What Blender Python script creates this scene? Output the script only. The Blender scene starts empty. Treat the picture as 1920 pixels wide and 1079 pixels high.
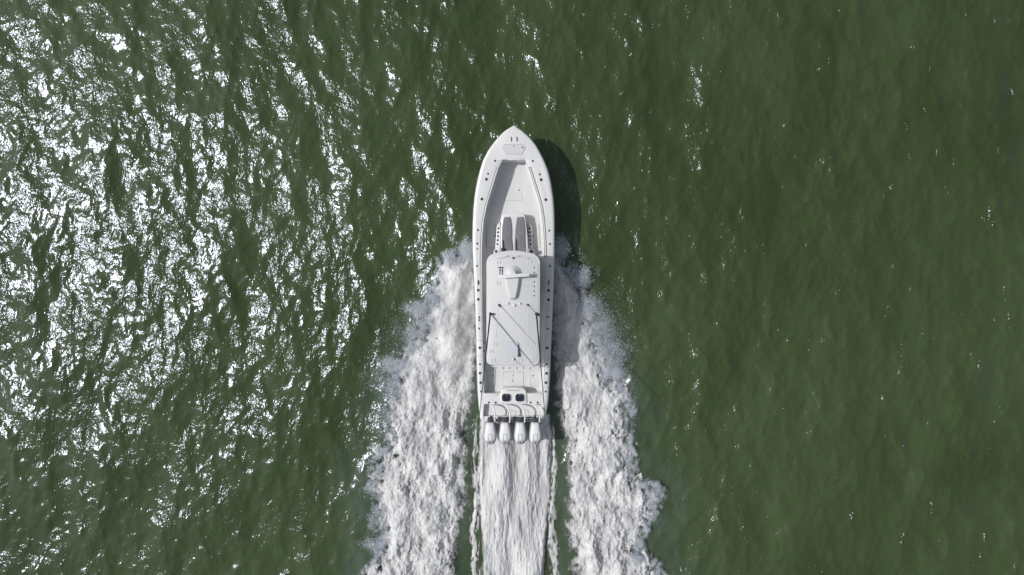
import bpy, bmesh, math, random
import numpy as np
from mathutils import Vector, Matrix

R = math.radians
scene = bpy.context.scene
COL = scene.collection

# ---------------------------------------------------------------- camera
CAM_H = 31.7
HALF = 0.75                       # tangent of half the horizontal field of view (24 mm lens)
cam_d = bpy.data.cameras.new('camera')
cam_d.lens = 24.0; cam_d.sensor_width = 36.0; cam_d.clip_end = 5000
cam = bpy.data.objects.new('camera', cam_d)
cam.location = (0, 0, CAM_H)
COL.objects.link(cam); scene.camera = cam

# ---------------------------------------------------------------- sun and sky
SUN_DIR = Vector((-0.78, 0.08, 1.0)).normalized()
ELEV = math.asin(SUN_DIR.z)
w = bpy.data.worlds.new('World'); scene.world = w; w.use_nodes = True
nt = w.node_tree; nt.nodes.clear()
sky = nt.nodes.new('ShaderNodeTexSky'); sky.sky_type = 'NISHITA'
sky.sun_disc = False; sky.sun_elevation = ELEV
sky.sun_rotation = math.atan2(SUN_DIR.x, SUN_DIR.y)
sky.air_density = 1.0; sky.dust_density = 2.0; sky.ozone_density = 1.0
hs = nt.nodes.new('ShaderNodeHueSaturation'); hs.inputs['Saturation'].default_value = 0.5
bg = nt.nodes.new('ShaderNodeBackground'); bg.inputs[1].default_value = 0.095
wo = nt.nodes.new('ShaderNodeOutputWorld')
nt.links.new(sky.outputs[0], hs.inputs['Color']); nt.links.new(hs.outputs[0], bg.inputs[0]); nt.links.new(bg.outputs[0], wo.inputs[0])
sd = bpy.data.lights.new('sun', 'SUN'); sd.energy = 2.7; sd.angle = R(0.55); sd.color = (1.0, 0.99, 0.98)
sun = bpy.data.objects.new('sun', sd); COL.objects.link(sun)
sun.rotation_euler = SUN_DIR.to_track_quat('Z', 'Y').to_euler(); sun.location = SUN_DIR*60
scene.view_settings.view_transform = 'Standard'; scene.view_settings.look = 'None'
scene.view_settings.exposure = 0.0; scene.view_settings.gamma = 1.0
scene.cycles.max_bounces = 6; scene.cycles.transparent_max_bounces = 8
scene.cycles.sample_clamp_indirect = 3

# ---------------------------------------------------------------- measuring helpers
def W(px, py, z):
    """a point measured on the photograph, set at its own height above the water"""
    s = (CAM_H - z)*HALF/960.0
    return Vector(((px-960.0)*s, (539.5-py)*s, z))
def lerp_tab(tab, y):
    if y <= tab[0][0]: return tab[0][1]
    for (a, b), (c, d) in zip(tab, tab[1:]):
        if y <= c: return b + (d-b)*(y-a)/(c-a)
    return tab[-1][1]
def ZG(py):  # gunwale height, bow up
    t = max(0.0, (786-py)/550.0)
    return 1.2 + 0.9*t**1.25
def ZF(py):  # cockpit sole
    t = max(0.0, min(1.0, (740-py)/400.0))
    return ZG(py) - (0.62 + 0.24*t)
def ZT(py):  # hardtop
    return 3.14 - (py-470)/215.0*0.14
def off(f, d): return lambda py: f(py) + d
def zz(z, py): return z(py) if callable(z) else z

# ---------------------------------------------------------------- materials
def mat(name, col, rough=0.5, metal=0.0, spec=0.5, coat=0.0, vary=0.0, vscale=3.0, bump=0.0, bscale=200.0, col2=None):
    m = bpy.data.materials.new(name); m.use_nodes = True
    n = m.node_tree; p = n.nodes['Principled BSDF']
    p.inputs['Roughness'].default_value = rough; p.inputs['Metallic'].default_value = metal
    p.inputs['Specular IOR Level'].default_value = spec; p.inputs['Coat Weight'].default_value = coat
    p.inputs['Coat Roughness'].default_value = 0.12
    p.inputs['Base Color'].default_value = (*col, 1)
    tc = n.nodes.new('ShaderNodeTexCoord')
    if vary > 0:
        no = n.nodes.new('ShaderNodeTexNoise'); no.inputs['Scale'].default_value = vscale
        no.inputs['Detail'].default_value = 6; no.inputs['Roughness'].default_value = 0.65
        mp = n.nodes.new('ShaderNodeMapping'); mp.inputs['Scale'].default_value = (1, 0.45, 1)
        n.links.new(tc.outputs['Object'], mp.inputs[0]); n.links.new(mp.outputs[0], no.inputs[0])
        mx = n.nodes.new('ShaderNodeMix'); mx.data_type = 'RGBA'
        c2 = col2 or tuple(c*(1-vary) for c in col)
        mx.inputs[6].default_value = (*col, 1); mx.inputs[7].default_value = (*c2, 1)
        mr = n.nodes.new('ShaderNodeMapRange'); mr.inputs[1].default_value = 0.4; mr.inputs[2].default_value = 0.72
        n.links.new(no.outputs[0], mr.inputs[0]); n.links.new(mr.outputs[0], mx.inputs[0])
        n.links.new(mx.outputs[2], p.inputs['Base Color'])
        m2 = n.nodes.new('ShaderNodeMapRange'); m2.inputs[3].default_value = rough*0.8; m2.inputs[4].default_value = min(1, rough*1.25)
        n.links.new(no.outputs[0], m2.inputs[0]); n.links.new(m2.outputs[0], p.inputs['Roughness'])
    if bump > 0:
        nb = n.nodes.new('ShaderNodeTexNoise'); nb.inputs['Scale'].default_value = bscale
        b = n.nodes.new('ShaderNodeBump'); b.inputs['Distance'].default_value = bump; b.inputs['Strength'].default_value = 1
        n.links.new(tc.outputs['Object'], nb.inputs[0]); n.links.new(nb.outputs[0], b.inputs['Height'])
        n.links.new(b.outputs[0], p.inputs['Normal'])
    return m
M_GEL = mat('gelcoat', (0.725, 0.72, 0.708), 0.28, coat=0.25, vary=0.10, vscale=1.3)
M_SKID = mat('nonskid', (0.66, 0.664, 0.655), 0.6, vary=0.10, vscale=2.2, bump=0.002, bscale=90)
M_TOP = mat('top_paint', (0.62, 0.62, 0.612), 0.45, vary=0.08, vscale=0.9)
M_SEAM = mat('gasket_rubber', (0.14, 0.14, 0.15), 0.6)
M_FAINT = mat('seam_caulk', (0.26, 0.265, 0.28), 0.6)
M_BLACK = mat('black_plastic', (0.015, 0.015, 0.018), 0.45)
M_STEEL = mat('stainless_steel', (0.55, 0.56, 0.58), 0.25, metal=1.0)
M_DARKMETAL = mat('dark_anodised', (0.07, 0.075, 0.08), 0.38, metal=0.6)
M_CUSH = mat('grey_cushion', (0.20, 0.203, 0.21), 0.85, vary=0.2, vscale=6, bump=0.004, bscale=60)
M_SEAT = mat('white_vinyl', (0.70, 0.70, 0.69), 0.5, vary=0.08, vscale=4)
M_GLASS = mat('navy_acrylic', (0.024, 0.026, 0.042), 0.08, spec=0.6, vary=0.3, vscale=8)
M_WIND = mat('tinted_glass', (0.02, 0.025, 0.03), 0.05, spec=0.6)
M_COWL = mat('cowling_paint', (0.76, 0.757, 0.755), 0.22, coat=0.4, vary=0.04, vscale=5)
M_COWL2 = mat('cowling_grey', (0.40, 0.405, 0.42), 0.35, vary=0.06, vscale=6)
M_PLATE = mat('satin_grey_plate', (0.34, 0.345, 0.36), 0.4)
M_LAV = mat('pale_lavender_panel', (0.58, 0.585, 0.64), 0.3, vary=0.05)
M_HOSE = mat('white_hose', (0.72, 0.72, 0.71), 0.45)

# ---------------------------------------------------------------- object helpers
ORG = {}
def tag(o, label=None, cat=None, group=None, kind=None):
    if label: o['label'] = label
    if cat: o['category'] = cat
    if group: o['group'] = group
    if kind: o['kind'] = kind
    return o
def link_mesh(name, me, material, parent=None, smooth=True, angle=35):
    """vertices are in world space: move the origin to the middle of the mesh"""
    n = len(me.vertices); co = np.empty(n*3); me.vertices.foreach_get('co', co); co = co.reshape(-1, 3)
    c = (co.min(0)+co.max(0))/2
    me.vertices.foreach_set('co', (co-c).ravel())
    for mm in (material if isinstance(material, (list, tuple)) else [material]): me.materials.append(mm)
    if smooth:
        me.polygons.foreach_set('use_smooth', [True]*len(me.polygons)); me.set_sharp_from_angle(angle=R(angle))
    me.update()
    o = bpy.data.objects.new(name, me); COL.objects.link(o)
    ORG[o.name] = Vector(c)
    if parent is not None:
        o.parent = parent; o.location = Vector(c) - ORG[parent.name]
    else: o.location = c
    return o
def from_bm(name, bm, material, parent=None, angle=35):
    bmesh.ops.recalc_face_normals(bm, faces=bm.faces)
    me = bpy.data.meshes.new(name); bm.to_mesh(me); bm.free()
    return link_mesh(name, me, material, parent, True, angle)
def add_prism(bm, top, h, bevel=0.0, segs=2, mi=0, slope=0.0):
    """top: list of world Vectors (outline); extruded down by h; slope spreads the foot outwards"""
    c = sum(top, Vector())/len(top)
    vt = [bm.verts.new(p) for p in top]
    vb = [bm.verts.new(Vector((p.x + (p.x-c.x)*slope, p.y + (p.y-c.y)*slope, p.z-h))) for p in top]
    ft = bm.faces.new(vt); ft.material_index = mi; fs = [ft]
    n = len(top)
    for i in range(n):
        f = bm.faces.new((vt[i], vb[i], vb[(i+1) % n], vt[(i+1) % n])); f.material_index = mi; fs.append(f)
    f = bm.faces.new(list(reversed(vb))); f.material_index = mi; fs.append(f)
    if bevel > 0:
        bmesh.ops.recalc_face_normals(bm, faces=fs)
        bmesh.ops.bevel(bm, geom=list(ft.edges), offset=bevel, segments=segs, affect='EDGES', profile=0.5)
def px_poly(pts, z): return [W(x, y, zz(z, y)) for x, y in pts]
def prism(name, pts, z, h, material, parent, bevel=0.01, segs=2, slope=0.0):
    bm = bmesh.new(); add_prism(bm, px_poly(pts, z), h, bevel, segs, slope=slope)
    return from_bm(name, bm, material, parent)
def rect(x0, y0, x1, y1): return [(x0, y0), (x1, y0), (x1, y1), (x0, y1)]
def rrect(x0, y0, x1, y1, r, n=5):
    out = []
    for cx, cy, a0 in ((x1-r, y0+r, -90), (x1-r, y1-r, 0), (x0+r, y1-r, 90), (x0+r, y0+r, 180)):
        for k in range(n+1):
            a = R(a0 + 90*k/n); out.append((cx + r*math.cos(a), cy + r*math.sin(a)))
    return out
def spline(pts, n=6):
    out = []; P = [pts[0]] + list(pts) + [pts[-1]]
    for i in range(1, len(P)-2):
        p0, p1, p2, p3 = (np.array(P[i+k], float) for k in (-1, 0, 1, 2))
        for k in range(n):
            t = k/n
            out.append(tuple(0.5*((2*p1)+(-p0+p2)*t+(2*p0-5*p1+4*p2-p3)*t*t+(-p0+3*p1-3*p2+p3)*t**3)))
    out.append(tuple(pts[-1])); return out
def add_ribbon(bm, pts, width, closed=False, th=0.0):
    """flat narrow band along world points"""
    n = len(pts); L = []; Rr = []
    for i in range(n):
        a = pts[(i-1) % n] if (closed or i > 0) else pts[i]
        b = pts[(i+1) % n] if (closed or i < n-1) else pts[i]
        d = (b-a); d.z = 0; d.normalize(); s = Vector((-d.y, d.x, 0))*width/2
        k = 1.0
        if closed or 0 < i < n-1:
            d1 = (pts[i]-a).normalized(); k = 1/max(0.5, abs(d1.dot(d)))
        L.append(pts[i]+s*k); Rr.append(pts[i]-s*k)
    vl = [bm.verts.new(p) for p in L]; vr = [bm.verts.new(p) for p in Rr]
    m = n if closed else n-1
    if th <= 0:
        for i in range(m):
            j = (i+1) % n; bm.faces.new((vl[i], vr[i], vr[j], vl[j]))
        return
    dn = Vector((0, 0, -th))
    bl = [bm.verts.new(p+dn) for p in L]; br = [bm.verts.new(p+dn) for p in Rr]
    for i in range(m):
        j = (i+1) % n
        bm.faces.new((vl[i], vr[i], vr[j], vl[j])); bm.faces.new((vl[i], vl[j], bl[j], bl[i])); bm.faces.new((vr[j], vr[i], br[i], br[j]))
    if not closed:
        bm.faces.new((vl[0], bl[0], br[0], vr[0])); bm.faces.new((vl[-1], vr[-1], br[-1], bl[-1]))
def ribbon(name, pts, z, width, material, parent, closed=False, th=0.0):
    bm = bmesh.new(); add_ribbon(bm, px_poly(pts, z), width, closed, th)
    return from_bm(name, bm, material, parent)
def add_tube(bm, pts, r, n=10, cap=True, mi=0):
    rs = r if isinstance(r, (list, tuple)) else [r]*len(pts)
    rings = []; up = Vector((0.13, 0.2, 0.97))
    for i, p in enumerate(pts):
        a = pts[max(0, i-1)]; b = pts[min(len(pts)-1, i+1)]
        t = (b-a).normalized()
        u = t.cross(up)
        if u.length < 0.05: u = t.cross(Vector((1, 0, 0)))
        u.normalize(); v = t.cross(u)
        rings.append([bm.verts.new(p + (u*math.cos(2*math.pi*k/n)+v*math.sin(2*math.pi*k/n))*rs[i]) for k in range(n)])
    for A, B in zip(rings, rings[1:]):
        for k in range(n):
            f = bm.faces.new((A[k], A[(k+1) % n], B[(k+1) % n], B[k])); f.material_index = mi
    if cap:
        for q in (rings[0], rings[-1]):
            f = bm.faces.new(q); f.material_index = mi
def tube(name, pts, r, material, parent, n=10):
    bm = bmesh.new(); add_tube(bm, [Vector(p) for p in pts], r, n)
    return from_bm(name, bm, material, parent)
def add_lathe(bm, c, prof, n=20, mi=0, sx=1, sy=1):
    """prof: list of (radius, z) from c"""
    rings = []
    for r, z in prof:
        if r < 1e-5: rings.append([bm.verts.new(c+Vector((0, 0, z)))])
        else: rings.append([bm.verts.new(c+Vector((r*sx*math.cos(2*math.pi*k/n), r*sy*math.sin(2*math.pi*k/n), z))) for k in range(n)])
    for A, B in zip(rings, rings[1:]):
        for k in range(n):
            k2 = (k+1) % n
            if len(A) == 1 and len(B) == 1: continue
            if len(A) == 1: vs = (A[0], B[k], B[k2])
            elif len(B) == 1: vs = (A[k], A[k2], B[0])
            else: vs = (A[k], A[k2], B[k2], B[k])
            f = bm.faces.new(vs); f.material_index = mi
def lathe(name, c, prof, material, parent, n=20, sx=1, sy=1):
    bm = bmesh.new(); add_lathe(bm, Vector(c), prof, n, 0, sx, sy)
    return from_bm(name, bm, material, parent)
def bar(name, a, b, wd, ht, material, parent, bevel=0.01):
    """box beam between two world points"""
    a = Vector(a); b = Vector(b); d = (b-a).normalized(); s = Vector((-d.y, d.x, 0)).normalized()*wd/2
    up = Vector((0, 0, ht))
    bm = bmesh.new(); add_prism(bm, [a-s+up, b-s+up, b+s+up, a+s+up], ht, bevel)
    return from_bm(name, bm, material, parent)
def place_copy(src, world, parent, name=None):
    c = src.copy(); COL.objects.link(c); c.parent = parent
    c.location = Vector(world) - ORG[parent.name]; ORG[c.name] = Vector(world)
    return c

# ================================================================= WATER
def spec_noise(ny, nx, dx, lmin, lmax, beta, seed, ax=1.0, ay=1.0):
    """random field with power between two wavelengths; ax, ay > 1 stretch it along x or y"""
    rng = np.random.default_rng(seed)
    kx = np.fft.fftfreq(nx, dx)[None, :]*ax; ky = np.fft.fftfreq(ny, dx)[:, None]*ay
    k = np.hypot(kx, ky); k[0, 0] = 1e9
    amp = k**(-beta)*np.exp(-(k*lmin)**4*0.5)*np.exp(-(1/(k*lmax))**4*0.5)
    f = np.fft.fft2(rng.standard_normal((ny, nx)))*amp
    h = np.real(np.fft.ifft2(f)); h -= h.mean(); return h/h.std()
def grid_mesh(name, xs, ys, Z, X=None, Y=None, keep=None, attr=None, aname='cover'):
    ny, nx = Z.shape
    if X is None: X, Y = np.meshgrid(xs, ys)
    idx = np.arange(ny*nx).reshape(ny, nx)
    q = np.stack([idx[:-1, :-1], idx[:-1, 1:], idx[1:, 1:], idx[1:, :-1]], -1).reshape(-1, 4)
    co = np.stack([X, Y, Z], -1).reshape(-1, 3)
    a = None if attr is None else attr.ravel()
    if keep is not None:
        kq = keep.ravel()[q].any(1); q = q[kq]
        used = np.zeros(ny*nx, bool); used[q.ravel()] = True
        remap = np.cumsum(used)-1; co = co[used]; q = remap[q]
        if a is not None: a = a[used]
    me = bpy.data.meshes.new(name)
    me.vertices.add(len(co)); me.vertices.foreach_set('co', co.astype(np.float32).ravel())
    me.loops.add(q.size); me.loops.foreach_set('vertex_index', q.astype(np.int32).ravel())
    me.polygons.add(len(q)); me.polygons.foreach_set('loop_start', np.arange(0, q.size, 4, dtype=np.int32))
    me.polygons.foreach_set('use_smooth', np.ones(len(q), bool))
    if a is not None:
        at = me.attributes.new(aname, 'FLOAT', 'POINT'); at.data.foreach_set('value', a.astype(np.float32))
    me.update(calc_edges=True); me.validate()
    return me
def sstep(a, b, x):
    t = np.clip((x-a)/(b-a), 0, 1); return t*t*(3-2*t)

def poly_sd(X, Y, poly):
    """signed distance, positive inside"""
    P = np.array(poly); d = np.full(X.shape, 1e9); ins = np.zeros(X.shape, bool)
    for (xa, ya), (xb, yb) in zip(P, np.roll(P, -1, 0)):
        ex, ey = xb-xa, yb-ya; t = np.clip(((X-xa)*ex+(Y-ya)*ey)/(ex*ex+ey*ey+1e-12), 0, 1)
        d = np.minimum(d, np.hypot(X-xa-t*ex, Y-ya-t*ey))
        c = ((ya > Y) != (yb > Y)) & (X < (xb-xa)*(Y-ya)/(yb-ya+1e-12)+xa); ins ^= c
    return np.where(ins, d, -d)
LEFT = [(887, 452), (874, 462), (864, 485), (838, 486), (822, 498), (828, 520), (815, 545), (792, 580), (800, 615), (775, 650),
        (752, 690), (746, 730), (737, 770), (740, 825), (712, 850), (700, 900), (704, 935), (716, 965), (722, 1000), (706, 1040),
        (688, 1085), (680, 1160), (690, 1250), (842, 1250), (846, 1130), (850, 1060), (855, 990), (868, 960), (872, 905), (866, 880), (872, 840),
        (866, 800), (880, 760), (887, 700), (892, 640), (893, 560), (892, 500)]
RIGHT = [(1038, 470), (1046, 500), (1066, 508), (1082, 535), (1092, 575), (1112, 600), (1125, 650), (1136, 690), (1160, 725), (1176, 760), (1172, 800),
         (1180, 850), (1184, 905), (1205, 912), (1230, 912), (1226, 950), (1212, 985), (1192, 1010), (1186, 1050), (1222, 1058), (1240, 1085),
         (1235, 1160), (1245, 1250), (1085, 1250), (1082, 1120), (1076, 1050), (1068, 990), (1070, 930), (1068, 880), (1066, 830), (1052, 790), (1046, 740),
         (1044, 680), (1034, 610), (1032, 540)]
WDX = 0.07
WX, WY = 29.0, 18.5
wnx = int(2*WX/WDX); wny = int(2*WY/WDX)
wxs = (np.arange(wnx)-(wnx-1)/2)*WDX; wys = (np.arange(wny)-(wny-1)/2)*WDX
rng = np.random.default_rng(11)
kx = np.fft.fftfreq(wnx, WDX)[None, :]*2*math.pi; ky = np.fft.fftfreq(wny, WDX)[:, None]*2*math.pi
kk = np.hypot(kx, ky); kk[0, 0] = 1e9
def band(lmin, lmax, slope_rms, axis_deg, spread, seed, beta=2.0):
    r = np.random.default_rng(seed)
    th = np.arctan2(ky, kx) - R(axis_deg)
    d = (1-spread)*np.abs(np.cos(th))**4 + spread
    lam = 2*math.pi/kk
    amp = kk**(-beta)*d*np.exp(-(lmin/lam)**4)*np.exp(-(lam/lmax)**4)
    f = np.fft.fft2(r.standard_normal((wny, wnx)))*amp
    sx = np.real(np.fft.ifft2(1j*kx*f)); sy = np.real(np.fft.ifft2(1j*ky*f))
    return f*slope_rms/math.sqrt((sx**2+sy**2).mean())
F = (band(2.2, 7.0, 0.064, -14, 0.25, 3) + band(0.75, 2.2, 0.105, 12, 0.38, 4)
     + band(0.28, 0.85, 0.092, -8, 0.5, 5, 1.9))
H = np.real(np.fft.ifft2(F))
DXc = np.real(np.fft.ifft2(-1j*kx/kk*F)); DYc = np.real(np.fft.ifft2(-1j*ky/kk*F))
XX, YY = np.meshgrid(wxs, wys)
win = sstep(0, 2.0, WX-np.abs(XX))*sstep(0, 2.0, WY-np.abs(YY))
# keep the sea calm enough right under the hull
calm = 1-0.6*sstep(2.6, 1.2, np.abs(XX-0.05))*sstep(6.0, 4.0, np.abs(YY+1.5))
Hc = H*win*calm; Xc = XX - 0.9*DXc*win*calm; Yc = YY - 0.9*DYc*win*calm
Xc[0, :] = XX[0, :]; Yc[:, 0] = YY[:, 0]
def water_height(x, y):
    i = np.clip(((y-wys[0])/WDX), 0, wny-1.001); j = np.clip(((x-wxs[0])/WDX), 0, wnx-1.001)
    i0 = i.astype(int); j0 = j.astype(int); fi = i-i0; fj = j-j0
    return (Hc[i0, j0]*(1-fi)*(1-fj)+Hc[i0+1, j0]*fi*(1-fj)+Hc[i0, j0+1]*(1-fi)*fj+Hc[i0+1, j0+1]*fi*fj)
AIR = np.zeros_like(H)
for pl_, off_ in ((LEFT, -12), (RIGHT, 8)):
    dd = poly_sd(XX, YY, [tuple(W(x+off_, y+6, 0)[:2]) for x, y in pl_])
    AIR = np.maximum(AIR, sstep(-2.2, 0.3, dd))
AIR *= (np.abs(XX) > 1.6)*sstep(-1.5, -5.0, YY)*0.75 + 0.25*sstep(1.0, -1.5, YY)
# outer flat sea joined to the rim of the detailed patch
me = grid_mesh('water', wxs, wys, Hc, Xc, Yc, attr=AIR, aname='air')
bm = bmesh.new(); bm.from_mesh(me); bm.verts.ensure_lookup_table()
x0, x1, y0, y1 = wxs[0], wxs[-1], wys[0], wys[-1]
FAR = 2500.0
rim = ([j for j in range(wnx)] + [i*wnx + wnx-1 for i in range(1, wny)]
       + [(wny-1)*wnx + j for j in range(wnx-2, -1, -1)] + [i*wnx for i in range(wny-2, 0, -1)])
prev = [bm.verts[i] for i in rim]; rco = [v.co.copy() for v in prev]
for s in (1.6, 4.0, 14.0, FAR/29.0):
    ring = [bm.verts.new((c.x*s, c.y*s if s < 10 else c.y*s*1.5, 0)) for c in rco[::16]]
    if s == 1.6:
        m_ = len(rim)
        for a in range(len(ring)):
            b = (a+1) % len(ring)
            seg = [prev[(a*16+k) % m_] for k in range(0, min(16, m_-a*16)+1)]
            for k in range(len(seg)-1):
                bm.faces.new((ring[a], seg[k+1], seg[k]))
            bm.faces.new((ring[a], ring[b], seg[-1]))
    else:
        for a in range(len(ring)):
            b = (a+1) % len(ring); bm.faces.new((prev2[a], ring[a], ring[b], prev2[b]))
    prev2 = ring
bm.to_mesh(me); bm.free()
me.polygons.foreach_set('use_smooth', [True]*len(me.polygons))
wm = bpy.data.materials.new('green_sea'); wm.use_nodes = True; n = wm.node_tree
p = n.nodes['Principled BSDF']; tc = n.nodes.new('ShaderNodeTexCoord')
def noise(n, scale, detail, rough=0.5, vec=None, dist=0.0):
    t = n.nodes.new('ShaderNodeTexNoise'); t.inputs['Scale'].default_value = scale
    t.inputs['Detail'].default_value = detail; t.inputs['Roughness'].default_value = rough
    t.inputs['Distortion'].default_value = dist
    if vec is not None: n.links.new(vec, t.inputs['Vector'])
    return t
def mathn(n, op, a, b=None, c=None):
    t = n.nodes.new('ShaderNodeMath'); t.operation = op
    for i, v in enumerate((a, b, c)):
        if v is None: continue
        if isinstance(v, (int, float)): t.inputs[i].default_value = v
        else: n.links.new(v, t.inputs[i])
    return t.outputs[0]
obj_v = tc.outputs['Object']
mp = n.nodes.new('ShaderNodeMapping'); mp.inputs['Scale'].default_value = (1.0, 0.55, 1.0)
mp.inputs['Rotation'].default_value = (0, 0, R(6)); n.links.new(obj_v, mp.inputs[0])
silt = noise(n, 0.22, 9, 0.62, mp.outputs[0], 0.6)
big = noise(n, 0.035, 3, 0.5, obj_v)
mr = n.nodes.new('ShaderNodeMapRange'); mr.inputs[1].default_value = 0.38; mr.inputs[2].default_value = 0.66
n.links.new(mathn(n, 'MULTIPLY_ADD', big.outputs[0], 0.4, mathn(n, 'MULTIPLY', silt.outputs[0], 0.6)), mr.inputs[0])
mx = n.nodes.new('ShaderNodeMix'); mx.data_type = 'RGBA'
mx.inputs[6].default_value = (0.034, 0.053, 0.016, 1); mx.inputs[7].default_value = (0.061, 0.088, 0.036, 1)
n.links.new(mr.outputs[0], mx.inputs[0])
air = n.nodes.new('ShaderNodeAttribute'); air.attribute_name = 'air'      # milky water full of fine bubbles beside the wash
an = noise(n, 1.6, 8, 0.7, mp.outputs[0], 0.8)
am = n.nodes.new('ShaderNodeMix'); am.data_type = 'RGBA'; am.inputs[7].default_value = (0.085, 0.115, 0.100, 1)
n.links.new(mx.outputs[2], am.inputs[6])
af = n.nodes.new('ShaderNodeMapRange'); af.inputs[1].default_value = 0.32; af.inputs[2].default_value = 0.72; n.links.new(an.outputs[0], af.inputs[0])
n.links.new(mathn(n, 'MULTIPLY', air.outputs['Fac'], af.outputs[0]), am.inputs[0])
watercol = am.outputs[2]
mp2 = n.nodes.new('ShaderNodeMapping'); mp2.inputs['Scale'].default_value = (1.0, 0.7, 1.0); n.links.new(obj_v, mp2.inputs[0])
r1 = noise(n, 2.6, 2, 0.5, mp2.outputs[0], 0.4)
r2 = noise(n, 9.5, 2, 0.55, mp2.outputs[0], 0.5)
gust = noise(n, 0.55, 3, 0.6, mp2.outputs[0], 0.8)      # ruffled and smoother patches
gm = n.nodes.new('ShaderNodeMapRange'); gm.inputs[1].default_value = 0.40; gm.inputs[2].default_value = 0.60
gm.inputs[3].default_value = 0.42; gm.inputs[4].default_value = 1.0; n.links.new(gust.outputs[0], gm.inputs[0])
hgt = mathn(n, 'MULTIPLY', gm.outputs[0], mathn(n, 'ADD', mathn(n, 'MULTIPLY', mathn(n, 'SUBTRACT', r1.outputs[0], 0.5), 0.056), mathn(n, 'MULTIPLY', mathn(n, 'SUBTRACT', r2.outputs[0], 0.5), 0.026)))
bp = n.nodes.new('ShaderNodeBump'); bp.inputs['Strength'].default_value = 1.0; bp.inputs['Distance'].default_value = 1.0
n.links.new(hgt, bp.inputs['Height'])
n.nodes.remove(p); wout = n.nodes['Material Output']
df = n.nodes.new('ShaderNodeBsdfDiffuse'); gl = n.nodes.new('ShaderNodeBsdfAnisotropic'); gl.distribution = 'BECKMANN'
gl.inputs['Roughness'].default_value = 0.19; gl.inputs['Color'].default_value = (0.82, 0.86, 1.0, 1)
fr = n.nodes.new('ShaderNodeFresnel'); fr.inputs['IOR'].default_value = 1.43
ms = n.nodes.new('ShaderNodeMixShader'); n.links.new(fr.outputs[0], ms.inputs[0]); n.links.new(df.outputs[0], ms.inputs[1]); n.links.new(gl.outputs[0], ms.inputs[2])
n.links.new(watercol, df.inputs['Color'])
for q in (gl, fr, df): n.links.new(bp.outputs[0], q.inputs['Normal'])
n.links.new(ms.outputs[0], wout.inputs[0])
me.materials.append(wm)
water = bpy.data.objects.new('water', me); COL.objects.link(water); tag(water, kind='structure',
    label='green choppy sea with white sun glitter on its left half')

# ================================================================= FOAM
fm = bpy.data.materials.new('white_foam'); fm.use_nodes = True; n = fm.node_tree
p = n.nodes['Principled BSDF']; out = n.nodes['Material Output']
p.inputs['Roughness'].default_value = 0.8
p.inputs['Specular IOR Level'].default_value = 0.25
tc = n.nodes.new('ShaderNodeTexCoord')
fmp = n.nodes.new('ShaderNodeMapping'); fmp.inputs['Scale'].default_value = (1, 0.6, 1); n.links.new(tc.outputs['Object'], fmp.inputs[0])
ng = noise(n, 7, 5, 0.7, fmp.outputs[0], 0.9); ng2 = noise(n, 30, 3, 0.6, fmp.outputs[0], 0.4)
at = n.nodes.new('ShaderNodeAttribute'); at.attribute_name = 'cover'
mixn = mathn(n, 'ADD', mathn(n, 'MULTIPLY', ng.outputs[0], 0.6), mathn(n, 'MULTIPLY', ng2.outputs[0], 0.4))
thr = mathn(n, 'SUBTRACT', mathn(n, 'MULTIPLY_ADD', at.outputs['Fac'], 1.15, -0.05), mathn(n, 'MULTIPLY', mathn(n, 'SUBTRACT', mixn, 0.5), 1.5))
# alpha = smoothstep over (cover vs noise)
mr = n.nodes.new('ShaderNodeMapRange'); mr.interpolation_type = 'SMOOTHSTEP'
mr.inputs[1].default_value = 0.12; mr.inputs[2].default_value = 0.92; n.links.new(thr, mr.inputs[0])
hole = n.nodes.new('ShaderNodeMapRange'); hole.inputs[1].default_value = 0.0; hole.inputs[2].default_value = 0.12
n.links.new(at.outputs['Fac'], hole.inputs[0])
n.links.new(mathn(n, 'MULTIPLY', mr.outputs[0], hole.outputs[0]), p.inputs['Alpha'])
p.inputs['Subsurface Weight'].default_value = 0.6
p.inputs['Subsurface Radius'].default_value = (0.14, 0.13, 0.12); p.inputs['Subsurface Scale'].default_value = 1.0
def frothmix(n, col_at, fm_):
    th1 = noise(n, 1.1, 10, 0.66, fm_, 0.35); th2 = noise(n, 5.0, 5, 0.6, fm_, 0.3)
    t = mathn(n, 'ADD', mathn(n, 'MULTIPLY', th1.outputs[0], 0.66), mathn(n, 'MULTIPLY', th2.outputs[0], 0.34))
    cr = n.nodes.new('ShaderNodeValToRGB'); e = cr.color_ramp.elements
    e[0].position = 0.34; e[0].color = (0.20, 0.21, 0.21, 1)
    e[1].position = 0.66; e[1].color = (0.75, 0.742, 0.725, 1)
    for ps_, cc in ((0.41, (0.42, 0.425, 0.43, 1)), (0.49, (0.555, 0.552, 0.545, 1)), (0.56, (0.665, 0.660, 0.648, 1))):
        q_ = cr.color_ramp.elements.new(ps_); q_.color = cc
    n.links.new(t, cr.inputs[0]); return cr.outputs[0]
n.links.new(frothmix(n, None, fmp.outputs[0]), p.inputs['Base Color'])
bp = n.nodes.new('ShaderNodeBump'); bp.inputs['Distance'].default_value = 0.014; bp.inputs['Strength'].default_value = 0.6
n.links.new(mixn, bp.inputs['Height']); n.links.new(bp.outputs[0], p.inputs['Normal'])
fm_wash = fm.copy(); fm_wash.name = 'streaked_foam'
for nd in fm_wash.node_tree.nodes:
    if nd.type == 'MAPPING': nd.inputs['Scale'].default_value = (1.1, 0.24, 1)

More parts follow.
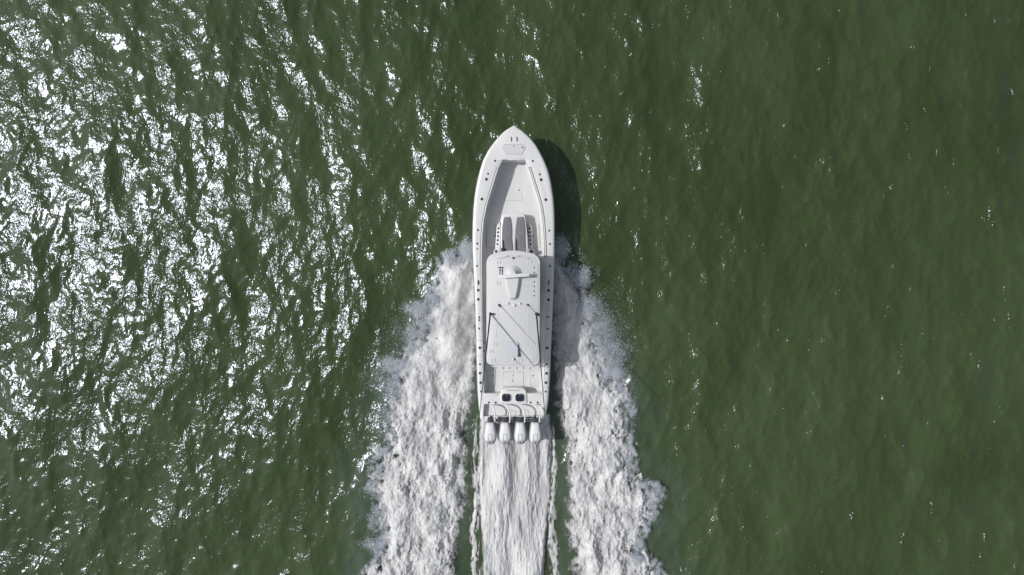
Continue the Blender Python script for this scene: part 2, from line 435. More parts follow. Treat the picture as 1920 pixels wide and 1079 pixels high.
def sample(f, X, Y, xs, ys, dx):
    i = np.clip((Y-ys[0])/dx, 0, f.shape[0]-1.001); j = np.clip((X-xs[0])/dx, 0, f.shape[1]-1.001)
    i0 = i.astype(int); j0 = j.astype(int); a = i-i0; b = j-j0
    return f[i0, j0]*(1-a)*(1-b)+f[i0+1, j0]*a*(1-b)+f[i0, j0+1]*(1-a)*b+f[i0+1, j0+1]*a*b
def foam(name, polypx, seed, label, hmax=0.35, stretch=1.5, rag=0.26, soft=0.42, crease=1.0, hprof=None, dx=0.03, extra=None, material=None):
    poly = [tuple(W(x, y, 0.1)[:2]) for x, y in polypx]
    P = np.array(poly); m = 1.0
    xs = np.arange(P[:, 0].min()-m, P[:, 0].max()+m, dx); ys = np.arange(P[:, 1].min()-m*0.3, P[:, 1].max()+m, dx)
    X, Y = np.meshgrid(xs, ys); ny, nx = X.shape
    S = lambda a, b, be, s, st=stretch: spec_noise(ny, nx, dx, a, b, be, seed*50+s, 1.0, st)
    wx = S(0.5, 3, 2.0, 1, 1); wy = S(0.5, 3, 2.0, 2, 1)
    d = poly_sd(X, Y, poly)
    edge = S(0.5, 2.2, 1.6, 3, 1.0)*0.6 + S(0.07, 0.9, 1.6, 4, 1.1)*0.65
    cov = sstep(-soft, soft, d + edge*rag*(0.30+0.70*sstep(2.5, 3.6, np.abs(X))))
    warp = lambda f, k=1.0: f
    f1 = S(0.06, 1.3, 1.75, 5, stretch*1.1); f2 = S(0.06, 0.5, 1.5, 6); fine = S(0.05, 0.22, 1.0, 10)
    r1_ = np.exp(-np.abs(f1)*3.0); r2_ = np.exp(-np.abs(f2)*2.5)
    lump = S(0.5, 2.5, 1.6, 8)
    tex = 0.40 + 0.85*sstep(-2.5, -7.0, Y)        # thrown sheets are smooth by the hull, churned further aft
    patch = sstep(-0.3, 1.4, S(0.8, 3.0, 1.5, 9))
    pits = sstep(1.5, 2.6, warp(S(0.10, 0.45, 1.1, 12)))*patch
    Z = lump*0.07 + tex*crease*(f1*0.060*(0.5+0.7*patch) + f2*0.018) + tex*fine*0.004 - tex*pits*0.12*crease
    prof = hmax*sstep(0.0, 0.9, d)
    if hprof is not None: prof = prof*hprof(X, Y)
    base = water_height(X, Y)
    Zt = base + 0.02 + cov*(0.06 + prof + Z + 0.10)
    # holes torn where deep creases meet thin places
    cov = cov*(1 - 0.75*sstep(0.72, 0.98, r1_*patch + 0.12*r2_)*crease)
    if extra is not None: cov, Zt = extra(X, Y, cov, Zt, S, base)
    cov = np.clip(cov, 0, 1)
    keep = cov > 0.04
    me = grid_mesh(name, xs, ys, Zt, keep=keep, attr=cov)
    o = link_mesh(name, me, material or fm, None, smooth=False)
    tag(o, label, 'foam', kind='stuff'); return o
hp = lambda X, Y: 0.55 + 0.6*sstep(-6.0, 0.5, Y)
foam('bow_wave_foam', LEFT, 1, 'wide white foam wash thrown out on the left side of the boat', hprof=hp)
hp2 = lambda X, Y: 0.55 + 1.3*sstep(-5.0, 0.0, Y)*sstep(4.6, 2.6, X)
foam('bow_wave_foam', RIGHT, 2, 'wide white foam wash thrown out on the right side of the boat', hprof=hp2)

def wash_extra(X, Y, cov, Zt, S, base):
    # long streaks running astern between the two braided edge lines
    s1 = S(0.08, 0.35, 1.0, 21, 7.0); s2 = S(0.04, 0.16, 0.8, 22, 5.0)
    groove = np.exp(-np.abs(S(0.06, 0.9, 1.7, 24, 6.5))*7.0)
    Zt = Zt + cov*(s1*0.011 + s2*0.004 - groove*0.06*sstep(-6.5, -9.0, Y))
    # braided edge ropes
    ys_px = 539.5 - Y/((CAM_H-0.05)*HALF/960)
    wob = S(0.6, 2.5, 1.6, 25, 2.5)*0.030; frag = S(0.1, 0.5, 1.0, 23, 2.5)
    for xl, sgn in ((890.5, 1), (1037.0, -1)):
        xc = (xl-960)*(CAM_H-0.05)*HALF/960 + wob*1.3 + 0.07*np.sin((ys_px-860)/34.0 + (0 if sgn > 0 else 2.1))*sstep(830, 900, ys_px)
        wd = 0.055 + 0.05*sstep(-9.0, -12.5, Y)
        rope = np.exp(-((X-xc)/wd)**2)*sstep(-5.7, -7.0, Y)*(0.80 + 0.15*frag)
        frz = np.exp(-((X-xc)/0.22)**2)*sstep(-5.8, -9.0, Y)*0.62*sstep(-0.2, 1.2, frag+0.4)
        inner = sstep(0, 0.1, (X-xc)*sgn)*sstep(0.5, 0.2, (X-xc)*sgn)*0.38*sstep(-5.5, -6.0, Y)*sstep(-0.6, 1.0, s1)
        add = np.clip(rope+frz+inner, 0, 1)
        Zt = np.maximum(Zt, base + 0.03 + 0.05*np.clip(rope, 0, 1))
        cov = np.maximum(cov, add)
    return cov, Zt
WASH = [(902, 778), (900, 830), (897, 880), (901, 940), (905, 1000), (907, 1085), (912, 1250), (1012, 1250), (1018, 1085), (1023, 1000), (1028, 930), (1031, 870), (1034, 820), (1028, 778)]
foam('propeller_wash', WASH, 3, 'streaked white propeller wash trailing straight behind the four outboards', hmax=0.10, stretch=4.5,
     rag=0.07, soft=0.16, crease=0.40, material=fm_wash, extra=wash_extra, dx=0.026)

# loose spray: countless small drops in the air along the outer edge of the bow waves
def spray(name, clouds, seed, label, low=False):
    rg = np.random.default_rng(seed); C = []; RR = []
    for (px, py, sx, sy, zc, zs, cnt, r) in clouds:
        c = W(px, py, zc)
        # clumps within clumps give the ragged, wispy look
        cnt = int(cnt*(1 if low else 2.2)); r = r if low else r*0.68
        k = max(3, cnt//90)
        sub = rg.standard_normal((k, 3))*[sx*0.75, sy*0.75, zs*0.6]
        pick = rg.integers(0, k, cnt)
        q = sub[pick] + rg.standard_normal((cnt, 3))*[sx*0.36, sy*0.36, zs*0.4] + [c.x, c.y, zc]
        q[:, 2] = water_height(q[:, 0], q[:, 1]) + 0.004 if low else np.maximum(q[:, 2], 0.06); C.append(q); RR.append(r*np.exp(rg.standard_normal(cnt)*0.45))
    C = np.concatenate(C); RR = np.concatenate(RR); N = len(C)
    T = np.array([[1, 1, 1], [1, -1, -1], [-1, 1, -1], [-1, -1, 1]])*0.6
    A = rg.standard_normal((N, 3)); A /= np.linalg.norm(A, axis=1)[:, None]
    B = np.cross(A, rg.standard_normal((N, 3))); B /= np.linalg.norm(B, axis=1)[:, None]; D = np.cross(A, B)
    V = (T[None, :, 0:1]*A[:, None]+T[None, :, 1:2]*B[:, None]+T[None, :, 2:3]*D[:, None])*RR[:, None, None] + C[:, None]
    Fx = np.array([[0, 1, 2], [0, 3, 1], [0, 2, 3], [1, 3, 2]]); Fs = (Fx[None]+np.arange(N)[:, None, None]*4).reshape(-1, 3)
    me = bpy.data.meshes.new(name); me.vertices.add(N*4); me.vertices.foreach_set('co', V.astype(np.float32).ravel())
    me.loops.add(Fs.size); me.loops.foreach_set('vertex_index', Fs.astype(np.int32).ravel())
    me.polygons.add(len(Fs)); me.polygons.foreach_set('loop_start', np.arange(0, Fs.size, 3, dtype=np.int32))
    me.update(calc_edges=True)
    o = link_mesh(name, me, M_SPRAY, None, smooth=True, angle=180); tag(o, label, 'spray', kind='stuff')
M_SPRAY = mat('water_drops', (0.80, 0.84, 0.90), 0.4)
def edge_clouds(poly, i0, i1, sgn, cnt, seed):
    rg = random.Random(seed); out = []
    for (xa, ya), (xb, yb) in zip(poly[i0:i1], poly[i0+1:i1+1]):
        L = math.hypot(xb-xa, yb-ya); k = max(1, int(L/7))
        for q in range(k):
            t = (q+rg.random())/k
            out.append((xa+(xb-xa)*t + sgn*rg.uniform(-6, 9), ya+(yb-ya)*t + rg.uniform(-7, 5), 0.16, 0.18, 0.2, 0.10, int(cnt*rg.uniform(0.3, 1.6)), 0.012))
    return out
sl = edge_clouds(LEFT, 1, 21, -1, 230, 1) + [
    (782, 578, .34, .22, .6, .2, 2600, .011), (800, 600, .3, .4, .5, .2, 1500, .011), (738, 686, .5, .22, .6, .2, 2600, .011), (722, 712, .5, .5, .4, .2, 1300, .011),
    (815, 560, .35, .35, .5, .2, 1800, .011), (770, 625, .3, .5, .4, .2, 1500, .011), (735, 740, .3, .6, .4, .2, 1500, .011), (765, 640, .7, .9, .5, .2, 1700, .010), (725, 800, .35, .7, .3, .2, 1300, .010),
    (872, 470, .22, .35, .4, .2, 2200, .012), (845, 482, .25, .2, .5, .2, 1500, .012), (698, 1020, .3, .3, .3, .1, 900, .011), (703, 975, .2, .3, .3, .1, 700, .011)]
sr = edge_clouds(RIGHT, 1, 20, 1, 230, 2) + [
    (1052, 468, .22, .40, .5, .2, 2200, .012), (1092, 520, .28, .35, .5, .2, 2400, .012), (1110, 575, .4, .4, .5, .2, 2600, .011), (1128, 620, .35, .5, .5, .2, 2400, .011),
    (1150, 660, .4, .5, .5, .2, 2400, .011), (1160, 700, .3, .35, .4, .2, 1600, .011), (1142, 690, .25, .45, .4, .2, 1500, .012), (1140, 620, .7, .9, .5, .2, 2200, .010), (1180, 760, .25, .5, .3, .2, 900, .010), (1235, 925, .2, .3, .3, .1, 700, .011), (1196, 1035, .2, .3, .2, .1, 600, .011)]
spray('spray', sl, 7, 'wispy white spray drifting off the left bow wave')
spray('spray', sr, 8, 'wispy white spray drifting off the right bow wave')

rf = random.Random(77); fl = []  # clusters of white drops laid on the water imitate sparse sun glints
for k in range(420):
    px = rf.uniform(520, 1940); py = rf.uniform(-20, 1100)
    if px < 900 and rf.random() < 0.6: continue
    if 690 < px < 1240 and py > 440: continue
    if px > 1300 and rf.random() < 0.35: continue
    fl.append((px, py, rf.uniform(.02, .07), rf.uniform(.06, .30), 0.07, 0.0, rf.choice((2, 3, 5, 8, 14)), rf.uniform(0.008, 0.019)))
spray('glint_flecks', fl, 9, 'tiny white flecks imitating sun glints on the ripples of the green sea', low=True)

# ================================================================= BOAT
boat = bpy.data.objects.new('fishing_boat', None); COL.objects.link(boat)
boat.location = (0.06, -0.3, 0.0); ORG[boat.name] = Vector(boat.location)
tag(boat, 'long white centre console fishing boat with four outboards running through green water', 'boat')
OUT_L = [(235.6, 963.0), (238, 958.5), (244, 947.9), (254, 936.7), (267.3, 925.6), (282.8, 914.5), (300.6, 905.6), (319.5, 899.5), (343, 893.9), (366, 890.1), (392, 887.5),
         (418, 886.3), (444, 885.8), (470, 885.9), (493, 887.0), (527, 888.7), (571, 890.8), (599, 891.6), (638, 892.9), (677, 893.6), (703, 894.3), (728, 895.1), (753, 896.7), (772, 898.7), (786, 900)]
OUT_R = [(235.6, 963.8), (238, 968), (245, 979), (257, 992.4), (269.5, 1003.5), (287.3, 1013.5), (303, 1021.3), (320.7, 1028), (343, 1033.2), (372.4, 1037.6), (398, 1039.4), (431, 1039.9), (470, 1039.8),
         (493, 1039.3), (538, 1037.8), (579, 1036), (612, 1034.8), (664, 1032.4), (690, 1031.4), (728, 1029.4), (753, 1027.6), (770, 1024.6), (786, 1022)]
IN_L = [(299.5, 942.5), (312, 936), (343, 926.5), (379, 915.3), (392, 912.3), (413, 908), (440, 905.6), (470, 904.4), (520, 904), (580, 904.5), (640, 905.3), (690, 906.3), (738, 908), (758, 908.5), (782, 906)]
IN_R = [(299.5, 984.5), (312, 990.5), (343, 1000.5), (379, 1011.5), (392, 1014.4), (413, 1017.6), (440, 1019.6), (470, 1020.8), (520, 1021), (580, 1020.4), (640, 1019.4), (690, 1018.2), (738, 1016.5), (758, 1015), (782, 1017)]
def stations(a, b, n): return [a + (b-a)*i/n for i in range(n+1)]
# hull shell: sheer rounding, flared topsides, chine, keel
bm = bmesh.new(); rows = []
sts = [235.6, 236.6, 238.5, 241, 245, 250, 256] + stations(264, 786, 58)
for y in sts:
    z = ZG(y); L = W(lerp_tab(OUT_L, y), y, z); Rp = W(lerp_tab(OUT_R, y), y, z)
    c = (L+Rp)/2; hb = (Rp-L).length/2; Y = c.y
    t = max(0.0, (560-y)/325.0)                # 0 amidships .. 1 at the stem
    ch = hb*(0.93 - 0.50*t**1.3); zc = 0.12 + 1.25*t**2.2; zk = -0.35 + 2.25*t**3.2
    zc = min(zc, z-0.25*min(1, hb/0.2)-0.05); zk = min(zk, zc-0.01)
    rr = min(0.14, hb*0.45)
    prof = [(hb-rr, 0.0), (hb-rr*0.55, -0.008), (hb-rr*0.22, -0.03), (hb-rr*0.04, -0.075), (hb, -0.13), (hb-0.004, -0.17)]
    prof = [(max(q, 0), z+dz) for q, dz in prof]
    for s in (0.25, 0.5, 0.75): prof.append((hb-0.01+(ch-hb)*(s**0.75), (z-0.17)+(zc-z+0.17)*s))
    prof += [(ch, zc), (max(ch-0.09*min(1, hb), 0), zc-0.015), (ch*0.5, (zc+zk)/2+0.02), (0, zk)]
    row = [bm.verts.new((c.x-q, Y, zq)) for q, zq in prof] + [bm.verts.new((c.x+q, Y, zq)) for q, zq in reversed(prof[:-1])]
    rows.append(row)
for A, B in zip(rows, rows[1:]):
    for k in range(len(A)-1): bm.faces.new((A[k], A[k+1], B[k+1], B[k]))
bm.faces.new(rows[-1][6:-6]);
hull = from_bm('hull', bm, M_GEL, boat, 40)
# deck: gunwale caps and inner walls, stations from the stem to the stern
def edges(y):
    z = ZG(y); L = W(lerp_tab(OUT_L, y), y, z); Rp = W(lerp_tab(OUT_R, y), y, z)
    c = (L+Rp)/2; hb = (Rp-L).length/2; rr = min(0.14, hb*0.45)
    return c, hb-rr
bm = bmesh.new()
def strip(ys, fn):
    prevr = None
    for y in ys:
        row = [bm.verts.new(v) for v in fn(y)]
        if prevr:
            for k in range(len(row)-1): bm.faces.new((prevr[k], prevr[k+1], row[k+1], row[k]))
        prevr = row
def full(y):
    c, q = edges(y); camber = 0.05*min(1, q)
    return [Vector((c.x+q*s, c.y, c.z + camber*(1-s*s)*(1 if y < 500 else 0))) for s in np.linspace(-1, 1, 13)]
def blend_cam(y): return max(0, min(1, (300-y)/30))
def fullb(y):
    c, q = edges(y); camber = 0.06*min(1, q)*blend_cam(y)
    return [Vector((c.x+q*s, c.y, c.z + camber*(1-s*s))) for s in np.linspace(-1, 1, 13)]
strip([235.6, 237, 239, 242, 246, 251, 257, 264, 271, 278, 285, 292, 299.5], fullb)
def side(sgn, depth):
    tab = IN_L if sgn < 0 else IN_R
    def fn(y):
        c, q = edges(y); ox = c.x+sgn*q; xi = W(lerp_tab(tab, y), y, ZG(y)).x
        d = depth(y)
        return [Vector((ox, c.y, c.z)), Vector((ox*.5+xi*.5, c.y, c.z+0.004)), Vector((xi+sgn*0.035, c.y, c.z)), Vector((xi+sgn*0.012, c.y, c.z-0.01)),
                Vector((xi, c.y, c.z-0.035)), Vector((xi, c.y, c.z-d*0.5)), Vector((xi, c.y, c.z-d-0.05))]
    return fn
dep = lambda y: ZG(y)-ZF(y)
ysm = stations(299.5, 738, 46)
strip(ysm, side(-1, dep)); strip(ysm, side(1, dep))
strip([738, 745, 752, 758], lambda y: [Vector((edges(y)[0].x+edges(y)[1]*s, edges(y)[0].y, edges(y)[0].z)) for s in np.linspace(-1, 1, 7)])
WELL = lambda y: 0.34
ysw = [758, 764, 770, 776, 786]
strip(ysw, side(-1, WELL)); strip(ysw, side(1, WELL))
def vwall(xa, xb, y, z0, z1):
    a = W(xa, y, z0); b = W(xb, y, z0)
    bm.faces.new([bm.verts.new(v) for v in (a, b, Vector((b.x, b.y, z1)), Vector((a.x, a.y, z1)))])
vwall(942.5, 984.5, 299.5, ZG(299.5), ZF(299.5)-.05); vwall(908, 1016.5, 738, ZG(738), ZF(738)-.05); vwall(908.5, 1015, 758, ZG(758), ZG(758)-.38)
deck = from_bm('deck', bm, M_GEL, boat, 30)
# floors
bm = bmesh.new()
def floor_row(y):
    z = ZF(y); g = ZG(y)
    xl = W(lerp_tab(IN_L, y), y, g); xr = W(lerp_tab(IN_R, y), y, g)
    return [Vector((xl.x+(xr.x-xl.x)*s, xl.y, z)) for s in (0, .25, .5, .75, 1)]
strip(ysm, floor_row)
sole = from_bm('cockpit_sole', bm, M_SKID, boat)
bm = bmesh.new()
strip(ysw, lambda y: [Vector((W(lerp_tab(IN_L, y), y, ZG(y)).x, W(0, y, ZG(y)).y, ZG(y)-0.30)), Vector((W(lerp_tab(IN_R, y), y, ZG(y)).x, W(0, y, ZG(y)).y, ZG(y)-0.30))])
from_bm('motor_well_floor', bm, M_GEL, boat)
# kick strip on the inner wall base: a moulded toe line lower down along both sides
for tab, s in ((IN_L, 1), (IN_R, -1)):
    bm = bmesh.new(); pts = []
    for y in stations(305, 734, 40):
        g = ZG(y); x = W(lerp_tab(tab, y), y, g); pts.append(Vector((x.x + s*0.045, x.y, ZF(y)+0.36)))
    add_ribbon(bm, pts, 0.09, th=0.05); from_bm('side_ledge', bm, M_GEL, boat)
# rub rail
for tab in (OUT_L, OUT_R):
    pts = []
    for y in sts[2:]:
        z = ZG(y); q = W(lerp_tab(tab, y), y, z); c, _ = edges(y)
        s = -1 if tab is OUT_L else 1
        pts.append(Vector((q.x+s*0.004, q.y, z-0.15)))
    tube('rub_rail', pts, 0.022, M_STEEL, boat, 6)
# coaming handrail, with its dark gasket lines
for side_i, tab, y1 in ((0, IN_L, 520.6), (1, IN_R, 484)):
    s = -1 if side_i == 0 else 1
    ys_ = stations(313, y1, 34)
    mk = lambda d: [(lerp_tab(tab, y)+s*d, y) for y in ys_]
    hr = ribbon('coaming_rail', mk(1.9), off(ZG, 0.035), 0.048, M_GEL, boat, th=0.03)
    ribbon('rail_gasket', mk(3.9), off(ZG, 0.010), 0.020, M_SEAM, hr, th=0.014)
    ribbon('rail_gasket', mk(0.35), off(ZG, 0.006), 0.018, M_SEAM, hr, th=0.01)
    ribbon('deck_seam', [(lerp_tab(tab, y)+s*2.6, y) for y in stations(y1+3, 735, 20)], off(ZG, 0.007), 0.010, M_FAINT, boat)
for tab, tin, s in ((OUT_L, IN_L, 1), (OUT_R, IN_R, -1)):
    for ya, yb in ((318, 478), (486, 636), (669, 732)):
        mid = [((lerp_tab(tab, y)+s*7+lerp_tab(tin, y)-s*5)/2, y) for y in stations(ya, yb, 14)]
        bm = bmesh.new(); P_ = px_poly(mid, off(ZG, 0.0055)); add_ribbon(bm, P_, 0.15 if ya < 600 else 0.12)
        from_bm('nonskid_panel', bm, M_SKID, boat)
# rod holders: steel flange and a black well
def rod_holder_bm(r):
    bm = bmesh.new(); o = Vector((0, 0, 0))
    add_lathe(bm, o, [(r*1.22, 0.0), (r*1.2, 0.010), (r*1.0, 0.013), (r*0.96, 0.006)], 20, 0)
    add_lathe(bm, o, [(r*0.96, 0.006), (r*0.90, 0.0045), (0, 0.0045)], 20, 1)
    return bm
def make_holder(r, name='rod_holder'):
    bm = rod_holder_bm(r); me = bpy.data.meshes.new(name); bmesh.ops.recalc_face_normals(bm, faces=bm.faces); bm.to_mesh(me); bm.free()
    me.materials.append(M_DARKMETAL); me.materials.append(M_BLACK)
    me.polygons.foreach_set('use_smooth', [True]*len(me.polygons)); me.set_sharp_from_angle(angle=R(30)); return me
H_BIG = make_holder(0.052); H_SM = make_holder(0.036); H_XS = make_holder(0.026)
def holder(me, px, py, z, parent=boat, name='rod_holder'):
    o = bpy.data.objects.new(name, me); COL.objects.link(o); o.parent = parent
    wpt = W(px, py, zz(z, py)); o.location = wpt - ORG[parent.name]; ORG[o.name] = wpt; return o
gz = off(ZG, 0.006)
for x, y in ((912, 336.5), (1014.6, 337.4), (903.5, 373.7), (1023.3, 374.8), (896.7, 544.5), (1028.6, 544.9), (896.7, 561.8), (1028.5, 562.3), (899.6, 652.5), (1025.7, 653),
             (900, 700), (1024.6, 700.4), (901.2, 717.9), (1023.6, 717.9)): holder(H_BIG, x, y, gz)
for x, y in ((928, 302), (999, 302.3), (915, 326.2), (1012, 327.3), (896.2, 431.8), (1029.9, 432.8), (894.9, 457), (1031, 457.8), (894.2, 499), (1031.3, 499.3), (898.6, 595.3), (1027, 594.8),
             (898.6, 600.6), (898.3, 616.5), (1026.8, 616.8), (899.9, 683.3), (1025.2, 683.6), (902, 734.6), (1022.8, 734.7)): holder(H_SM, x, y, gz)
holder(H_XS, 894.9, 467, gz)
for x, y in ((916.4, 755.2), (929.4, 755.2), (994.8, 755), (1008, 755)): holder(H_SM, x, y, gz)
for x, y in ((949.6, 755.6), (956.2, 755.6), (968.4, 755.6), (975, 755.6)): holder(H_XS, x, y, gz)
# cleats
def cleat(x, y, L=0.22):
    bm = bmesh.new(); c = W(x, y, ZG(y)+0.005)
    add_tube(bm, [c+Vector((0, -L/2, 0.035)), c+Vector((0, -L/4, 0.05)), c+Vector((0, L/4, 0.05)), c+Vector((0, L/2, 0.035))], [0.010, 0.02, 0.02, 0.010], 10)
    for s in (-1, 1): add_lathe(bm, c+Vector((0, s*L*0.16, 0)), [(0.03, 0), (0.022, 0.01), (0.016, 0.045)], 12)
    add_prism(bm, [c+Vector((a*0.024, b*L*0.34, 0.006)) for a, b in ((-1, -1), (1, -1), (1, 1), (-1, 1))], 0.005)
    return from_bm('cleat', bm, M_DARKMETAL, boat)
for x, y in ((958.7, 261.7), (969.2, 261.7), (896.5, 530.2), (1029, 530.6)): cleat(x, y)
# hatches
def hatch(pts, z, parent=boat, material=M_SKID, knob=None, gasket=M_SEAM, gw=0.014, name='hatch', lift=0.012):
    h = prism(name, pts, off(z, lift), lift+0.004 if False else lift-0.002, material, parent, 0.004, 1)
    ribbon('gasket', pts, off(z, lift*0.5), gw, gasket, h, closed=True)
    if knob:
        x, y = knob; lathe('latch', W(x, y, zz(z, y)+lift), [(0.034, 0), (0.03, 0.008), (0.0, 0.010)], M_DARKMETAL, h, 14)
    return h
fz = lambda y: ZG(y) + 0.06*blend_cam(y)*min(1, edges(y)[1])
ah = hatch([(946.2, 271.4), (979.6, 271.4), (984.6, 277.3), (977.9, 289.3), (950, 289.3), (942.3, 277.3)], fz, knob=(979.6, 276.8), gasket=M_FAINT, gw=0.02, name='anchor_hatch', material=M_TOP)
ribbon('hatch_hinge', [(963.3, 272.2), (963.3, 275.5)], off(fz, 0.02), 0.02, M_DARKMETAL, ah, th=0.01)
for k in range(3):
    ribbon('deck_step', [(944-k*.6, 292+k*2.4), (983+k*.6, 292+k*2.4)], off(fz, 0.012), 0.02, M_GEL, boat, th=0.01)
hatch([(952.5, 337.4), (974, 337.4), (979.7, 376.2), (946.5, 376.2)], ZF, knob=(973.2, 356.9), gasket=M_FAINT, gw=0.022)
hatch([(912.8, 421), (929.5, 421), (929, 464), (912.2, 464)], ZF, knob=(927, 442.5), gasket=M_SEAM, gw=0.02)
hatch([(996.5, 421.5), (1010.5, 421.5), (1013, 464.6), (996.5, 464.6)], ZF, knob=(999.5, 442.5), gasket=M_SEAM, gw=0.02)
hatch(rect(943.4, 698, 981.4, 724.2), ZF, gasket=M_FAINT, gw=0.022)
hatch(rect(995.5, 694, 1013.8, 724.2), ZF, knob=(999.8, 705), gasket=M_FAINT, gw=0.022)
hatch(rect(910.5, 694, 928.5, 724.2), ZF, knob=(924.7, 705), gasket=M_SEAM, gw=0.022)
# front recess step and dark speaker grilles in the forward wall
bar('bow_backrest', W(952, 300.6, ZG(300)-0.14), W(975, 300.6, ZG(300)-0.14), 0.05, 0.12, M_SEAT, boat, 0.012)
# seams across the left gunwale: dive door
for y in (638.8, 666.4): ribbon('door_seam', [(894.2, y), (904.5, y)], off(ZG, 0.007), 0.012, M_SEAM, boat)
for y in (642.4, 658.3): prism('door_hinge', rect(906.2, y-1.2, 909.4, y+1.2), off(ZG, -0.06), 0.05, M_DARKMETAL, boat, 0.004)
# forward lounge
zl = off(ZF, 0.62)
lounge = prism('bow_lounge', spline([(939.5, 476), (938.6, 450), (938.8, 430), (940.6, 408), (943.5, 401.6), (949, 399.4), (963, 398.4), (977, 399.2), (982.5, 402), (984.8, 407), (988, 430), (990, 452), (990.8, 476)], 4),
               zl, 0.62, M_GEL, boat, 0.05, 4)
shl = lambda pts: prism('side_shelf', pts, off(ZF, 0.32), 0.32, M_GEL, boat, 0.02, 3)
s1 = shl([(925, 478), (925.4, 471.5), (928.6, 467), (929.6, 450), (931.2, 424.5), (933.4, 420), (937, 417), (938.4, 424), (938.4, 478)])
s2 = shl([(991, 478), (991, 424), (992.2, 418), (995, 420), (997, 424.5), (998.6, 450), (999.4, 467), (1002.5, 471.5), (1003, 478)])
for i in range(5):
    holder(H_SM, 934.5-0.5*i, 428.5+7.4*i, off(ZF, 0.323), s1, 'cup_holder'); holder(H_SM, 993.0+0.45*i, 428.5+7.4*i, off(ZF, 0.323), s2, 'cup_holder')
holder(H_BIG, 930.2, 471.7, off(ZF, 0.323), s1); holder(H_BIG, 996.5, 472, off(ZF, 0.323), s2)
for pts in (spline([(945.2, 407.8), (951, 407.2), (956.5, 407.8), (958.6, 418), (960, 432), (959.6, 446), (961, 462), (961, 474)], 4)+spline([(940.6, 474), (941, 462), (941.3, 440), (942.0, 424), (945.2, 407.8)], 4)[:-1],
            spline([(969.6, 407.8), (975, 407.2), (981.2, 407.8), (983.6, 420), (984.6, 432), (984.6, 446), (985.4, 474)], 4)+spline([(964.6, 474), (965, 458), (966, 436), (967.2, 422), (969.6, 407.8)], 4)[:-1]):
    prism('cushion', pts, off(zl, 0.05), 0.052, M_CUSH, lounge, 0.02, 3)
for pts in ([(942.6, 476), (942.0, 462), (942.3, 450), (943.4, 462), (944.6, 476)], [(966.2, 476), (965.8, 462), (966.6, 448), (967.8, 462), (969.0, 476)]):
    prism('bolster', pts, off(zl, 0.13), 0.10, M_DARKMETAL if False else M_CUSH, lounge, 0.015, 2)
for x in (937.5, 989.5):
    bar('speaker_box', W(x-1.6, 470, ZF(470)+0.62), W(x+3.4, 470, ZF(470)+0.62), 0.14, 0.16, M_COWL2, boat, 0.02)
lathe('speaker', W(942.6, 468.8, ZF(470)+0.69), [(0.09, 0), (0.095, 0.05), (0.08, 0.08), (0.0, 0.085)], M_BLACK, boat)
ORGz = None
# console, windscreen, helm seats under the hardtop
cons = prism('console', [(938, 476), (991, 476), (993, 500), (990, 552), (936, 552), (934, 500)], off(ZF, 1.0), 1.0, M_GEL, boat, 0.06, 3)
prism('dash', rect(940, 536, 986, 550), off(ZF, 1.16), 0.16, M_BLACK, cons, 0.02)
bm = bmesh.new()
pts = [W(x, y, 0) for x, y in ((934.5, 530), (935, 500), (941, 482), (963, 478), (985, 482), (992, 500), (992, 530))]
lo = [bm.verts.new(Vector((q.x, q.y, ZF(500)+1.0))) for q in pts]; hi = [bm.verts.new(Vector((q.x*0.98, q.y-0.06, ZT(500)-0.14))) for q in pts]
lo2 = [bm.verts.new(v.co*1.0+Vector((0, -0.012, 0))) for v in lo]; hi2 = [bm.verts.new(v.co+Vector((0, -0.012, 0))) for v in hi]
for k in range(6):
    bm.faces.new((lo[k], lo[k+1], hi[k+1], hi[k])); bm.faces.new((lo2[k+1], lo2[k], hi2[k], hi2[k+1])); bm.faces.new((hi[k], hi[k+1], hi2[k+1], hi2[k]))
from_bm('windscreen', bm, M_WIND, boat)
for i, x in enumerate((944, 963, 982)):
    st = prism('helm_seat', rrect(x-8, 562, x+8, 582, 3), off(ZF, 0.85), 0.16, M_SEAT, boat, 0.03, 3)
    prism('seat_back', rrect(x-8, 580, x+8, 585, 2), off(ZF, 1.35), 0.60, M_SEAT, st, 0.03, 3)
    prism('pedestal', rect(x-3, 568, x+3, 578), off(ZF, 0.69), 0.69, M_GEL, st, 0.01)
mz = prism('mezzanine_seat', rect(934, 640, 992, 682), off(ZF, 0.55), 0.55, M_GEL, boat, 0.04, 3)
prism('seat_cushion', rrect(937, 650, 989, 680, 3), off(ZF, 0.64), 0.09, M_SEAT, mz, 0.03, 3)
